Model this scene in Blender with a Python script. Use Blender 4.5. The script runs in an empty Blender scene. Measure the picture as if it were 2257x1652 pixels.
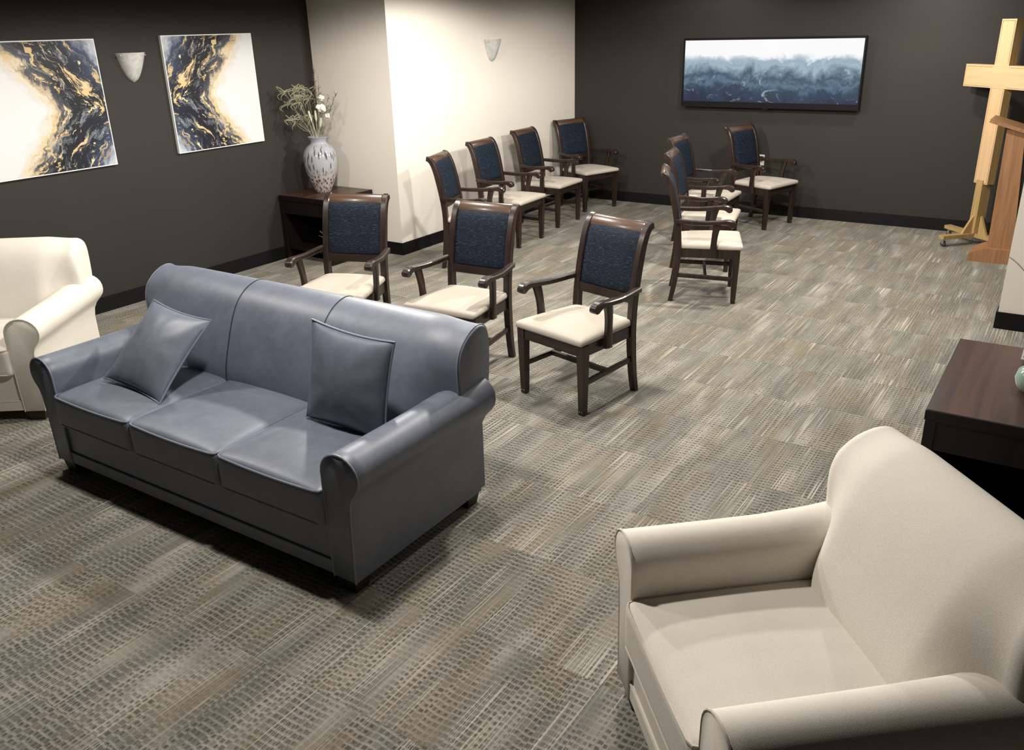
import bpy, bmesh, math, random
from mathutils import Vector, Matrix, Euler
random.seed(7)
SC = bpy.context.scene
C = SC.collection
PI = math.pi

# ------------------------------------------------------------------ camera, world, exposure
cd = bpy.data.cameras.new('camera'); cam = bpy.data.objects.new('camera', cd); C.objects.link(cam)
RIGHT = Vector((0.83520432, 0.54935761, -0.02529753))
DOWN = Vector((0.18840671, -0.3290508, -0.92532615))
FWD = Vector((-0.51665913, 0.76807017, -0.37832731))
mw = Matrix.Identity(4)
for i in range(3):
    mw[i][0] = RIGHT[i]; mw[i][1] = -DOWN[i]; mw[i][2] = -FWD[i]
CAMLOC = Vector((0, 0, 2.03)); mw.translation = CAMLOC
cam.matrix_world = mw
cd.sensor_fit = 'HORIZONTAL'; cd.sensor_width = 36; cd.lens = 1880 / 2257 * 36
cd.clip_start = .05
SC.camera = cam
def proj(p):
    d = Vector(p) - CAMLOC; z = d.dot(FWD)
    if z < .1: return None
    return 1128.5 + 1880 * d.dot(RIGHT) / z, 826 + 1880 * d.dot(DOWN) / z

w = bpy.data.worlds.new('world'); SC.world = w; w.use_nodes = True
w.node_tree.nodes['Background'].inputs[0].default_value = (.5, .55, .6, 1)
w.node_tree.nodes['Background'].inputs[1].default_value = .02
SC.view_settings.view_transform = 'Standard'; SC.view_settings.look = 'None'
SC.view_settings.exposure = 0.0; SC.view_settings.gamma = 1; SC.view_settings.use_curve_mapping = False
# ceiling downlights: x, y, watts (built as fixtures further down)
CEIL = 2.56
DOWNLIGHTS = [(-4.6, 2.2, 100), (-2.35, 2.15, 165), (-4.2, 4.4, 190), (-2.15, 4.4, 180), (-4.0, 6.3, 128), (-1.8, 6.6, 240), (-3.6, 8.6, 38), (-1.5, 8.5, 95), (.3, 4.8, 28)]  # last, weak one is added to brighten the right wall stub
LIGHT_RGB = (1.0, .945, .86)

# ------------------------------------------------------------------ node helpers
def new_mat(name):
    m = bpy.data.materials.new(name); m.use_nodes = True
    nt = m.node_tree; return m, nt, nt.nodes['Principled BSDF']
def put(nt, sock, v):
    if isinstance(v, bpy.types.NodeSocket): nt.links.new(v, sock)
    elif isinstance(v, (tuple, list)):
        v = tuple(v)
        if len(sock.default_value) == 4 and len(v) == 3: v = v + (1,)
        sock.default_value = v
    else: sock.default_value = v
def nd(nt, typ, ins=None, **at):
    n = nt.nodes.new(typ)
    for k, v in at.items(): setattr(n, k, v)
    for k, v in (ins or {}).items(): put(nt, n.inputs[k], v)
    return n
def mth(nt, op, a, b=None, c=None, clamp=False):
    n = nt.nodes.new('ShaderNodeMath'); n.operation = op; n.use_clamp = clamp
    for i, v in enumerate((a, b, c)):
        if v is not None: put(nt, n.inputs[i], v)
    return n.outputs[0]
def mixc(nt, f, a, b, mode='MIX'):
    n = nt.nodes.new('ShaderNodeMix'); n.data_type = 'RGBA'; n.blend_type = mode
    put(nt, n.inputs[0], f); put(nt, n.inputs[6], a); put(nt, n.inputs[7], b)
    return n.outputs[2]
def smooth(nt, v, lo, hi):
    n = nt.nodes.new('ShaderNodeMapRange'); n.interpolation_type = 'SMOOTHSTEP'
    put(nt, n.inputs[0], v); n.inputs[1].default_value = lo; n.inputs[2].default_value = hi
    return n.outputs[0]
def ramp(nt, f, stops):
    n = nt.nodes.new('ShaderNodeValToRGB'); put(nt, n.inputs[0], f)
    e = n.color_ramp.elements
    while len(e) < len(stops): e.new(.5)
    for x, (p, c) in zip(e, stops): x.position = p; x.color = tuple(c) + (1,)
    return n.outputs[0]
def vec(nt, x, y, z=0.0):
    n = nt.nodes.new('ShaderNodeCombineXYZ')
    put(nt, n.inputs[0], x); put(nt, n.inputs[1], y); put(nt, n.inputs[2], z); return n.outputs[0]
def noise(nt, v, scale=1, detail=2, rough=.5, dist=0):
    n = nd(nt, 'ShaderNodeTexNoise', {'Vector': v, 'Scale': scale, 'Detail': detail, 'Roughness': rough, 'Distortion': dist})
    return n.outputs['Fac']
def objco(nt):
    t = nt.nodes.new('ShaderNodeTexCoord'); s = nt.nodes.new('ShaderNodeSeparateXYZ')
    nt.links.new(t.outputs['Object'], s.inputs[0]); return t.outputs['Object'], s.outputs[0], s.outputs[1], s.outputs[2]
def bump(nt, b, h, strength=.3, dist=.002):
    n = nd(nt, 'ShaderNodeBump', {'Height': h, 'Strength': strength, 'Distance': dist})
    nt.links.new(n.outputs[0], b.inputs['Normal'])
def simple(name, rgb, rough=.5, metal=0, spec=.5):
    m, nt, b = new_mat(name)
    b.inputs['Base Color'].default_value = rgb + (1,); b.inputs['Roughness'].default_value = rough
    b.inputs['Metallic'].default_value = metal; b.inputs['Specular IOR Level'].default_value = spec
    return m

# ------------------------------------------------------------------ materials
def mat_wall(name, a, b2, streak):
    m, nt, b = new_mat(name); co, x, y, z = objco(nt)
    big = noise(nt, co, 1.3, 3)
    fine = noise(nt, vec(nt, mth(nt, 'MULTIPLY', x, 60), mth(nt, 'MULTIPLY', y, 60), mth(nt, 'MULTIPLY', z, 260)), 1, 2)
    f = mth(nt, 'ADD', mth(nt, 'MULTIPLY', big, .5), mth(nt, 'MULTIPLY', fine, streak))
    put(nt, b.inputs['Base Color'], mixc(nt, f, a, b2)); b.inputs['Roughness'].default_value = .62
    b.inputs['Specular IOR Level'].default_value = .25
    bump(nt, b, fine, .25, .0015); return m
M_DARK = mat_wall('brown_vinyl_wallcovering', (.0195, .0175, .0155), (.034, .0305, .0265), .5)
M_CREAM = mat_wall('cream_wall_paint', (.745, .70, .63), (.775, .735, .665), .12)
M_CEIL = mat_wall('ceiling_board', (.13, .13, .13), (.15, .15, .15), .3)
M_BASEB = simple('black_vinyl_baseboard', (.005, .005, .006), .55, 0, .2)

def mat_carpet():
    m, nt, b = new_mat('woven_loop_carpet'); co, x, y, z = objco(nt)
    rnd = nd(nt, 'ShaderNodeObjectInfo').outputs['Random']
    r1 = mth(nt, 'MULTIPLY', rnd, 83.0); r2 = mth(nt, 'MULTIPLY', rnd, 317.0)
    xo = mth(nt, 'ADD', x, r1); yo = mth(nt, 'ADD', y, r2)
    def n2(sx, sy, seed, det=2, dist=0):
        return noise(nt, vec(nt, mth(nt, 'MULTIPLY', xo, sx), mth(nt, 'MULTIPLY', yo, sy), seed), 1, det, .5, dist)
    tone = n2(7.5, 1.3, 3.1, 1)
    hue = n2(6.0, 1.6, 9.7, 1)
    base = ramp(nt, tone, [(.30, (.155, .149, .126)), (.46, (.208, .198, .167)), (.58, (.25, .238, .204)), (.70, (.345, .325, .284))])
    base = mixc(nt, smooth(nt, hue, .50, .66), base, mixc(nt, .5, base, (.225, .18, .110)))
    base = mixc(nt, smooth(nt, hue, .46, .34), base, mixc(nt, .30, base, (.15, .162, .15)))
    # pale yarn lines running along the tile
    ln = noise(nt, vec(nt, mth(nt, 'MULTIPLY', xo, 215), mth(nt, 'MULTIPLY', yo, 1.7), 1.0), 1, 0)
    ln2 = noise(nt, vec(nt, mth(nt, 'MULTIPLY', xo, 380), mth(nt, 'MULTIPLY', yo, 9), 4.0), 1, 1)
    dens = smooth(nt, n2(9, 1.8, 21.0, 1), .42, .64)
    lines = mth(nt, 'MULTIPLY', smooth(nt, ln, .585, .65), mth(nt, 'ADD', mth(nt, 'MULTIPLY', dens, .75), .25))
    # dark pockets between the yarns, column by column
    ux = mth(nt, 'ADD', mth(nt, 'DIVIDE', xo, .0195), mth(nt, 'MULTIPLY', n2(16, .8, 31.0, 1), 1.6))
    colr = nd(nt, 'ShaderNodeTexWhiteNoise', {'W': mth(nt, 'FLOOR', ux)}, noise_dimensions='1D').outputs[0]
    uy = mth(nt, 'ADD', mth(nt, 'DIVIDE', yo, .0265), mth(nt, 'ADD', mth(nt, 'MULTIPLY', colr, .38), mth(nt, 'MULTIPLY', n2(2, 16, 14.0, 1), .16)))
    fx = mth(nt, 'ABSOLUTE', mth(nt, 'SUBTRACT', mth(nt, 'FRACT', ux), .5)); fy = mth(nt, 'ABSOLUTE', mth(nt, 'SUBTRACT', mth(nt, 'FRACT', uy), .5))
    wn = nd(nt, 'ShaderNodeTexWhiteNoise', {'Vector': vec(nt, mth(nt, 'FLOOR', ux), mth(nt, 'FLOOR', uy), 0.0)}, noise_dimensions='2D').outputs[0]
    jag = mth(nt, 'MULTIPLY', mth(nt, 'SUBTRACT', noise(nt, co, 160, 2, .6), .5), .36)
    grow = mth(nt, 'ADD', jag, mth(nt, 'MULTIPLY', mth(nt, 'SUBTRACT', wn, .5), .20))
    cell = mth(nt, 'MULTIPLY', smooth(nt, mth(nt, 'ADD', fx, grow), .42, .28), smooth(nt, mth(nt, 'ADD', fy, grow), .35, .20))
    amt = mth(nt, 'MULTIPLY', smooth(nt, n2(6, 2.6, 44.0, 2), .30, .54), smooth(nt, wn, -.15, .55))
    dark = mth(nt, 'MULTIPLY', cell, mth(nt, 'ADD', mth(nt, 'MULTIPLY', amt, .80), .18), clamp=True)
    cross = mth(nt, 'MULTIPLY', smooth(nt, fy, .30, .46), amt)
    col = mixc(nt, mth(nt, 'MULTIPLY', cross, .50), base, (.40, .375, .333))
    col = mixc(nt, mth(nt, 'MULTIPLY', dark, .74), col, (.050, .047, .043))
    col = mixc(nt, mth(nt, 'MULTIPLY', lines, .72), col, (.55, .515, .45))
    col = mixc(nt, mth(nt, 'MULTIPLY', smooth(nt, ln2, .52, .70), .20), col, (.43, .40, .35))
    sp = noise(nt, co, 420, 2, .7)
    col = mixc(nt, 1.0, col, ramp(nt, sp, [(.28, (.48, .48, .48)), (.72, (1.40, 1.40, 1.40))]), 'MULTIPLY')
    put(nt, b.inputs['Base Color'], col); b.inputs['Roughness'].default_value = .95
    b.inputs['Specular IOR Level'].default_value = .08
    h = mth(nt, 'ADD', mth(nt, 'MULTIPLY', sp, .6), mth(nt, 'SUBTRACT', lines, mth(nt, 'MULTIPLY', dark, 1.0)))
    bump(nt, b, h, .45, .003); return m
M_CARPET = mat_carpet()

def mat_wood(name, a, b2, rough, scale=1.0, axis='z', spec=.5, coat=0):
    m, nt, b = new_mat(name); co, x, y, z = objco(nt)
    s = {'x': (2, 40, 40), 'y': (40, 2, 40), 'z': (40, 40, 2)}[axis]
    g = noise(nt, vec(nt, mth(nt, 'MULTIPLY', x, s[0] * scale), mth(nt, 'MULTIPLY', y, s[1] * scale), mth(nt, 'MULTIPLY', z, s[2] * scale)), 1, 4, .6, .4)
    put(nt, b.inputs['Base Color'], mixc(nt, smooth(nt, g, .3, .7), a, b2)); b.inputs['Roughness'].default_value = rough
    b.inputs['Specular IOR Level'].default_value = spec
    b.inputs['Coat Weight'].default_value = coat; b.inputs['Coat Roughness'].default_value = .18
    return m
M_WOOD = mat_wood('dark_walnut_stain', (.011, .006, .0045), (.030, .0155, .011), .38, axis='z', spec=.4, coat=.22)
M_CRESTW = mat_wood('dark_walnut_crest_highlight', (.045, .0235, .0145), (.088, .048, .029), .36, axis='x', coat=.3)  # lighter walnut copy: highlight from the ceiling lamps put into the colour
M_RAIL = mat_wood('dark_walnut_stain_rail', (.011, .006, .0045), (.030, .0155, .011), .38, axis='x', spec=.4, coat=.22)
M_TABLE = mat_wood('espresso_table_body', (.004, .003, .003), (.009, .005, .0045), .45, axis='z', scale=.5, spec=.3)
M_TOP = mat_wood('espresso_table_lit_top', (.024, .011, .009), (.075, .033, .023), .34, axis='y', scale=.35)  # wood grain plus the lit brown of the top face, in the colour
M_FOOT = simple('dark_foot_wood', (.016, .010, .008), .5)
M_MAPLE = mat_wood('pale_maple', (.52, .345, .185), (.58, .395, .22), .45, axis='z', scale=.7)
M_MAPLEX = mat_wood('pale_maple_cross_grain', (.52, .345, .185), (.58, .395, .22), .45, axis='x', scale=.7)
M_PLY = mat_wood('maple_edge', (.33, .215, .085), (.44, .30, .13), .5, axis='z', scale=1.5)
M_OAK = mat_wood('honey_oak', (.23, .11, .047), (.33, .165, .075), .42, axis='z', scale=1.0)
M_STEEL = simple('steel', (.65, .65, .66), .3, 1)
M_BLACKP = simple('black_plastic', (.0035, .004, .005), .5, 0, .15)
M_RUBBER = simple('dark_rubber', (.03, .03, .03), .7)

def mat_blue_weave():
    m, nt, b = new_mat('navy_woven_fabric'); co, x, y, z = objco(nt)
    a = noise(nt, vec(nt, mth(nt, 'MULTIPLY', x, 42), mth(nt, 'MULTIPLY', y, 42), mth(nt, 'MULTIPLY', z, 300)), 1, 2, .6)
    c = noise(nt, vec(nt, mth(nt, 'MULTIPLY', x, 330), mth(nt, 'MULTIPLY', y, 330), mth(nt, 'MULTIPLY', z, 60)), 1, 2, .6)
    f = mth(nt, 'MULTIPLY', smooth(nt, a, .38, .72), mth(nt, 'ADD', mth(nt, 'MULTIPLY', c, .9), .25))
    col = ramp(nt, f, [(.0, (.0025, .005, .011)), (.35, (.005, .0125, .026)), (.62, (.0135, .032, .058)), (.85, (.06, .105, .15))])
    put(nt, b.inputs['Base Color'], col); b.inputs['Roughness'].default_value = .75
    b.inputs['Specular IOR Level'].default_value = .25
    bump(nt, b, f, .5, .002); return m
M_BLUE = mat_blue_weave()
def mat_fabric(name, a, b2, fine=500, rough=.85, st=.25):
    m, nt, b = new_mat(name); co, x, y, z = objco(nt)
    f = noise(nt, vec(nt, mth(nt, 'MULTIPLY', x, fine), mth(nt, 'MULTIPLY', y, fine), mth(nt, 'MULTIPLY', z, fine * .35)), 1, 2, .6)
    g = noise(nt, co, 9, 3)
    put(nt, b.inputs['Base Color'], mixc(nt, mth(nt, 'ADD', mth(nt, 'MULTIPLY', smooth(nt, f, .3, .7), .65), mth(nt, 'MULTIPLY', g, .35)), a, b2))
    b.inputs['Roughness'].default_value = rough; b.inputs['Specular IOR Level'].default_value = .15
    bump(nt, b, f, st, .0015); return m
M_SEAT = mat_fabric('beige_seat_vinyl', (.46, .41, .35), (.52, .47, .405), 300, .6, .1)
M_LINEN = mat_fabric('oatmeal_upholstery', (.62, .58, .51), (.80, .755, .68), 520, .9, .35)
M_LPIPE = mat_fabric('oatmeal_piping', (.54, .50, .43), (.66, .61, .54), 520, .9, .2)
def mat_leather(name, a, b2, rough):
    m, nt, b = new_mat(name); co, x, y, z = objco(nt)
    g = noise(nt, co, 5, 4, .6); f = noise(nt, co, 240, 3, .6); cl = noise(nt, co, 26, 4, .65)
    put(nt, b.inputs['Base Color'], mixc(nt, mth(nt, 'ADD', mth(nt, 'MULTIPLY', smooth(nt, g, .3, .7), .55), mth(nt, 'MULTIPLY', smooth(nt, cl, .3, .7), .45)), a, b2))
    b.inputs['Roughness'].default_value = rough; b.inputs['Specular IOR Level'].default_value = .6
    b.inputs['Coat Weight'].default_value = .12; b.inputs['Coat Roughness'].default_value = .5
    bump(nt, b, mth(nt, 'ADD', f, mth(nt, 'MULTIPLY', cl, .6)), .12, .0015); return m
M_LEATHER = mat_leather('slate_blue_vinyl', (.108, .124, .168), (.150, .170, .218), .46)
M_LEAPIPE = simple('slate_blue_piping', (.19, .215, .275), .38)
M_SEAM = simple('dark_seam_thread', (.02, .023, .03), .6)

def mat_painting(name, flip):
    m, nt, b = new_mat(name); co, x, y, z = objco(nt)
    # x: along picture 0..1 left to right, z: 0..1 bottom to top
    u = x; v = z
    if flip: u = mth(nt, 'SUBTRACT', 1.0, u)
    wv = vec(nt, u, v, 0.0)
    w1 = mth(nt, 'SUBTRACT', noise(nt, wv, 3.2, 4, .6), .5); w2 = mth(nt, 'SUBTRACT', noise(nt, vec(nt, u, v, 7.0), 9, 4, .6), .5)
    av = mth(nt, 'ABSOLUTE', mth(nt, 'SUBTRACT', v, .47))
    d = mth(nt, 'SUBTRACT', u, mth(nt, 'MULTIPLY', mth(nt, 'POWER', av, 1.0), .70))
    d = mth(nt, 'ADD', d, mth(nt, 'ADD', mth(nt, 'MULTIPLY', w1, .26), mth(nt, 'MULTIPLY', w2, .10)))
    # streaks run along the band: stretch in the (d, v) frame
    st = noise(nt, vec(nt, mth(nt, 'MULTIPLY', d, 9), mth(nt, 'MULTIPLY', v, 3.4), 3.0), 1.6, 6, .65, 1.2)
    st2 = noise(nt, vec(nt, mth(nt, 'MULTIPLY', d, 8.5), mth(nt, 'MULTIPLY', v, 3.6), 13.0), 1.5, 6, .66, 1.1)
    dd = mth(nt, 'ADD', d, mth(nt, 'MULTIPLY', mth(nt, 'SUBTRACT', st, .5), .34))
    col = ramp(nt, mth(nt, 'ADD', mth(nt, 'MULTIPLY', dd, .68), .30), [
        (.05, (.66, .66, .68)), (.12, (.34, .38, .45)), (.18, (.04, .06, .115)), (.27, (.008, .011, .022)),
        (.46, (.006, .007, .011)), (.535, (.07, .075, .09)), (.560, (.40, .32, .21)), (.60, (.64, .54, .40)), (.635, (.58, .56, .55)), (.68, (.62, .62, .63))])
    smoke = mth(nt, 'MULTIPLY', smooth(nt, st, .52, .66), smooth(nt, mth(nt, 'ABSOLUTE', mth(nt, 'SUBTRACT', dd, .16)), .42, .06))
    col = mixc(nt, mth(nt, 'MULTIPLY', smoke, .55), col, (.33, .37, .42))
    inside = smooth(nt, mth(nt, 'ABSOLUTE', mth(nt, 'SUBTRACT', dd, .16)), .42, .24)
    gold = mth(nt, 'MULTIPLY', smooth(nt, st2, .560, .60), inside)
    col = mixc(nt, gold, col, (.60, .44, .22))
    gold2 = mth(nt, 'MULTIPLY', smooth(nt, noise(nt, vec(nt, mth(nt, 'MULTIPLY', d, 16), mth(nt, 'MULTIPLY', v, 9), 41.0), 1.3, 5, .7, 1.0), .62, .66), inside)
    col = mixc(nt, gold2, col, (.74, .62, .42))
    put(nt, b.inputs['Base Color'], col); b.inputs['Roughness'].default_value = .45
    b.inputs['Specular IOR Level'].default_value = .3
    return m
M_PAINT1 = mat_painting('abstract_marbled_paint_mirrored', True)
M_PAINT2 = mat_painting('abstract_marbled_paint', False)
M_CANVAS = simple('white_canvas_edge', (.78, .77, .74), .7)

def mat_screen():
    m, nt, b = new_mat('seascape_display_image'); co, x, y, z = objco(nt)   # x 0..1, z 0..1
    wv = vec(nt, mth(nt, 'MULTIPLY', x, 3.0), z, 0.0)
    n1 = mth(nt, 'SUBTRACT', noise(nt, wv, 2.6, 5, .6, .8), .5); n2 = mth(nt, 'SUBTRACT', noise(nt, wv, 9.0, 4, .65, 1.0), .5)
    h = mth(nt, 'ADD', z, mth(nt, 'ADD', mth(nt, 'MULTIPLY', n1, .62), mth(nt, 'MULTIPLY', n2, .20)))
    h = mth(nt, 'ADD', h, mth(nt, 'MULTIPLY', mth(nt, 'SUBTRACT', x, .5), .06))
    col = ramp(nt, h, [(.0, (.006, .014, .045)), (.20, (.018, .040, .085)), (.31, (.09, .16, .235)), (.38, (.035, .07, .115)), (.50, (.17, .25, .33)),
                       (.60, (.34, .45, .52)), (.68, (.26, .37, .45)), (.76, (.62, .76, .82)), (.84, (.90, .91, .93))])
    lit = smooth(nt, noise(nt, vec(nt, mth(nt, 'MULTIPLY', x, 8), mth(nt, 'MULTIPLY', z, 4.0), 5.0), 1.5, 5, .7, 1.4), .57, .72)
    col = mixc(nt, mth(nt, 'MULTIPLY', lit, .6), col, (.55, .68, .72))
    col = mixc(nt, smooth(nt, mth(nt, 'ADD', z, mth(nt, 'MULTIPLY', n1, .30)), .64, .78), col, (.92, .92, .93))
    put(nt, b.inputs['Emission Color'], col); b.inputs['Emission Strength'].default_value = 1.0
    b.inputs['Base Color'].default_value = (.01, .01, .012, 1); b.inputs['Roughness'].default_value = .25
    return m
M_SCREEN = mat_screen()

def mat_vase():
    m, nt, b = new_mat('flecked_art_glass'); co, x, y, z = objco(nt)
    ang = mth(nt, 'ARCTAN2', y, x)
    wob = mth(nt, 'MULTIPLY', mth(nt, 'SUBTRACT', noise(nt, co, 14, 2), .5), .35)
    u = mth(nt, 'ADD', mth(nt, 'MULTIPLY', ang, 5.2), wob)
    vo = nd(nt, 'ShaderNodeTexVoronoi', {'Vector': vec(nt, u, mth(nt, 'MULTIPLY', z, 7.0), 0.0), 'Scale': 1.0, 'Randomness': .9}, voronoi_dimensions='2D')
    low = smooth(nt, z, .26, .12)
    vo2 = nd(nt, 'ShaderNodeTexVoronoi', {'Vector': vec(nt, mth(nt, 'ADD', mth(nt, 'MULTIPLY', ang, 5.0), wob), mth(nt, 'MULTIPLY', z, 26.0), 3.0), 'Scale': 1.0}, voronoi_dimensions='2D')
    f1 = mth(nt, 'MULTIPLY', smooth(nt, vo.outputs['Distance'], .27, .17), smooth(nt, z, .16, .22))
    f1 = mth(nt, 'MULTIPLY', f1, smooth(nt, z, .45, .42))
    f2 = mth(nt, 'MULTIPLY', smooth(nt, vo2.outputs['Distance'], .40, .26), low)
    base = mixc(nt, low, (.30, .31, .345), (.36, .33, .31))
    base = mixc(nt, mth(nt, 'MULTIPLY', noise(nt, co, 8, 2), .4), base, (.44, .45, .48))
    base = mixc(nt, f1, base, (.075, .075, .085))
    brown = ramp(nt, vo2.outputs['Color'], [(.25, (.05, .045, .045)), (.6, (.16, .105, .07)), (.85, (.30, .22, .15))])
    base = mixc(nt, f2, base, brown)
    put(nt, b.inputs['Base Color'], base); b.inputs['Roughness'].default_value = .10
    b.inputs['Coat Weight'].default_value = .4; return m
M_VASE = mat_vase()
def mat_alabaster():
    m, nt, b = new_mat('alabaster_glass'); co, x, y, z = objco(nt)
    g = noise(nt, co, 16, 4, .6, 1.2)
    put(nt, b.inputs['Base Color'], ramp(nt, g, [(.3, (.40, .395, .38)), (.5, (.52, .515, .50)), (.7, (.60, .595, .58))]))
    b.inputs['Roughness'].default_value = .35; return m
M_ALAB = mat_alabaster()
M_WHITEP = simple('white_plastic', (.78, .75, .70), .4)
M_STEM = simple('dry_stem', (.30, .28, .20), .8)
M_PALES = simple('pale_stem', (.60, .57, .46), .8)
M_GREEN = simple('dried_green_leaf', (.25, .25, .15), .8)
M_TWIG = simple('brown_twig', (.10, .085, .06), .85)
M_BLOOM = simple('cream_petal', (.80, .76, .68), .8)
M_CELADON = simple('celadon_glaze', (.22, .31, .26), .2)
M_SPRIG = simple('grey_sprig', (.36, .37, .35), .8)

# ------------------------------------------------------------------ geometry helpers
def obj(name, bm, m, parent=None, loc=None, rot=None, sharp=40, kind=None):
    bmesh.ops.recalc_face_normals(bm, faces=bm.faces)
    me = bpy.data.meshes.new(name); bm.to_mesh(me); bm.free()
    for p in me.polygons: p.use_smooth = True
    try: me.set_sharp_from_angle(angle=math.radians(sharp))
    except Exception: pass
    me.materials.append(m)
    o = bpy.data.objects.new(name, me); C.objects.link(o)
    if parent: o.parent = parent
    if loc is not None: o.location = loc
    if rot is not None: o.rotation_euler = rot
    if kind: o['kind'] = kind
    return o
def empty(name, loc=(0, 0, 0), rot=(0, 0, 0)):
    o = bpy.data.objects.new(name, None); C.objects.link(o); o.location = loc; o.rotation_euler = rot
    o.empty_display_size = .1; return o
def tag(o, label, cat, group=None):
    o['label'] = label; o['category'] = cat
    if group: o['group'] = group
    return o
def struct(name, bm, m, parent=None, **k):
    o = obj(name, bm, m, parent, **k); o['kind'] = 'structure'; return o
def B(): return bmesh.new()
def bevel(bm, wd, seg=2, ang=30):
    es = [e for e in bm.edges if len(e.link_faces) == 2 and e.calc_face_angle(0) > math.radians(ang)]
    if es: bmesh.ops.bevel(bm, geom=es, offset=wd, segments=seg, profile=.5, affect='EDGES', clamp_overlap=True)
    return bm
def box(bm, x0, x1, y0, y1, z0, z1):
    v = [bm.verts.new(p) for p in ((x0, y0, z0), (x1, y0, z0), (x1, y1, z0), (x0, y1, z0), (x0, y0, z1), (x1, y0, z1), (x1, y1, z1), (x0, y1, z1))]
    for f in ((0, 3, 2, 1), (4, 5, 6, 7), (0, 1, 5, 4), (1, 2, 6, 5), (2, 3, 7, 6), (3, 0, 4, 7)): bm.faces.new([v[i] for i in f])
    return bm
def bbox(*a, bv=.003, seg=2):
    return bevel(box(B(), *a), bv, seg)
def loft(bm, rings, closed=True, cap=True):
    R = [[bm.verts.new(p) for p in r] for r in rings]
    n = len(R[0])
    for a, b in zip(R, R[1:]):
        for i in range(n if closed else n - 1):
            j = (i + 1) % n; bm.faces.new((a[i], a[j], b[j], b[i]))
    if cap: bm.faces.new(R[0][::-1]); bm.faces.new(R[-1])
    return bm
def prism(bm, poly, axis, a0, a1):
    def P(p, a): return {'x': (a, p[0], p[1]), 'y': (p[0], a, p[1]), 'z': (p[0], p[1], a)}[axis]
    return loft(bm, [[P(p, a0) for p in poly], [P(p, a1) for p in poly]])
def tube(bm, pts, r, n=8, cap=True, closed=False):
    pts = [Vector(p) for p in pts]; rings = []; N = len(pts)
    rs = r if isinstance(r, (list, tuple)) else [r] * N
    up = Vector((0, 0, 1)); prev = None
    for i, p in enumerate(pts):
        if closed: t = pts[(i + 1) % N] - pts[i - 1]
        else: t = pts[min(i + 1, N - 1)] - pts[max(i - 1, 0)]
        t.normalize()
        if prev is None:
            a = up if abs(t.dot(up)) < .9 else Vector((1, 0, 0)); x = t.cross(a).normalized()
        else:
            x = (prev - t * prev.dot(t)); x = x.normalized() if x.length > 1e-6 else t.orthogonal().normalized()
        prev = x; y = t.cross(x)
        rings.append([p + (x * math.cos(2 * PI * k / n) + y * math.sin(2 * PI * k / n)) * rs[i] for k in range(n)])
    if closed: rings.append(rings[0])
    if closed:
        Rv = [[bm.verts.new(q) for q in rr] for rr in rings[:-1]]
        for i in range(N):
            a, b = Rv[i], Rv[(i + 1) % N]
            for k in range(n): bm.faces.new((a[k], a[(k + 1) % n], b[(k + 1) % n], b[k]))
        return bm
    return loft(bm, rings, cap=cap)
def lathe(bm, prof, n=32, c=(0, 0), a0=0, a1=2 * PI):
    full = abs(a1 - a0 - 2 * PI) < 1e-6
    cols = []
    for k in range(n if full else n + 1):
        a = a0 + (a1 - a0) * k / n
        cols.append([bm.verts.new((c[0] + r * math.cos(a), c[1] + r * math.sin(a), z)) for r, z in prof])
    m = len(cols)
    for k in range(n):
        p, q = cols[k], cols[(k + 1) % m]
        for i in range(len(prof) - 1):
            try: bm.faces.new((p[i], q[i], q[i + 1], p[i + 1]))
            except ValueError: pass
    bmesh.ops.remove_doubles(bm, verts=bm.verts, dist=1e-5)
    return bm
def rbox(sx, sy, sz, r, n=14, puff=0, puffd=0, taper=None):
    """rounded cushion, centred, full sizes; puff lifts the top, puffd the bottom"""
    bm = B(); bmesh.ops.create_cube(bm, size=2)
    bmesh.ops.subdivide_edges(bm, edges=bm.edges, cuts=n, use_grid_fill=True)
    hx, hy, hz = sx / 2, sy / 2, sz / 2
    for v in bm.verts:
        c = v.co
        def mp(t, h):   # concentrate loops near the edges
            s = 1 if t >= 0 else -1; t = abs(t); return s * h * (1 - (1 - t) ** 1.7)
        p = Vector((mp(c.x, hx), mp(c.y, hy), mp(c.z, hz)))
        q = Vector((max(-hx + r, min(hx - r, p.x)), max(-hy + r, min(hy - r, p.y)), max(-hz + min(r, hz), min(hz - min(r, hz), p.z))))
        dlt = p - q
        if dlt.length > 1e-7: p = q + dlt.normalized() * min(r, max(dlt.length, r if dlt.length > 0 else 0))
        u, w2 = p.x / hx, p.y / hy
        k = max(0, (1 - u * u)) * max(0, (1 - w2 * w2))
        if p.z > 0: p.z += puff * k ** .6 * (p.z / hz)
        else: p.z -= puffd * k ** .6 * (-p.z / hz)
        if taper: p.x *= taper(p.y)
        v.co = p
    return bm
def catmull(pts, n=6):
    pts = [Vector(p) for p in pts]; out = []
    for i in range(len(pts) - 1):
        p0 = pts[max(i - 1, 0)]; p1 = pts[i]; p2 = pts[i + 1]; p3 = pts[min(i + 2, len(pts) - 1)]
        for k in range(n):
            t = k / n
            out.append(.5 * ((2 * p1) + (p2 - p0) * t + (2 * p0 - 5 * p1 + 4 * p2 - p3) * t * t + (3 * p1 - p0 - 3 * p2 + p3) * t ** 3))
    out.append(pts[-1]); return out
def copy_tree(o, parent=None):
    c = o.copy(); C.objects.link(c); c.parent = parent
    for ch in list(o.children): copy_tree(ch, c)
    return c

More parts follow.
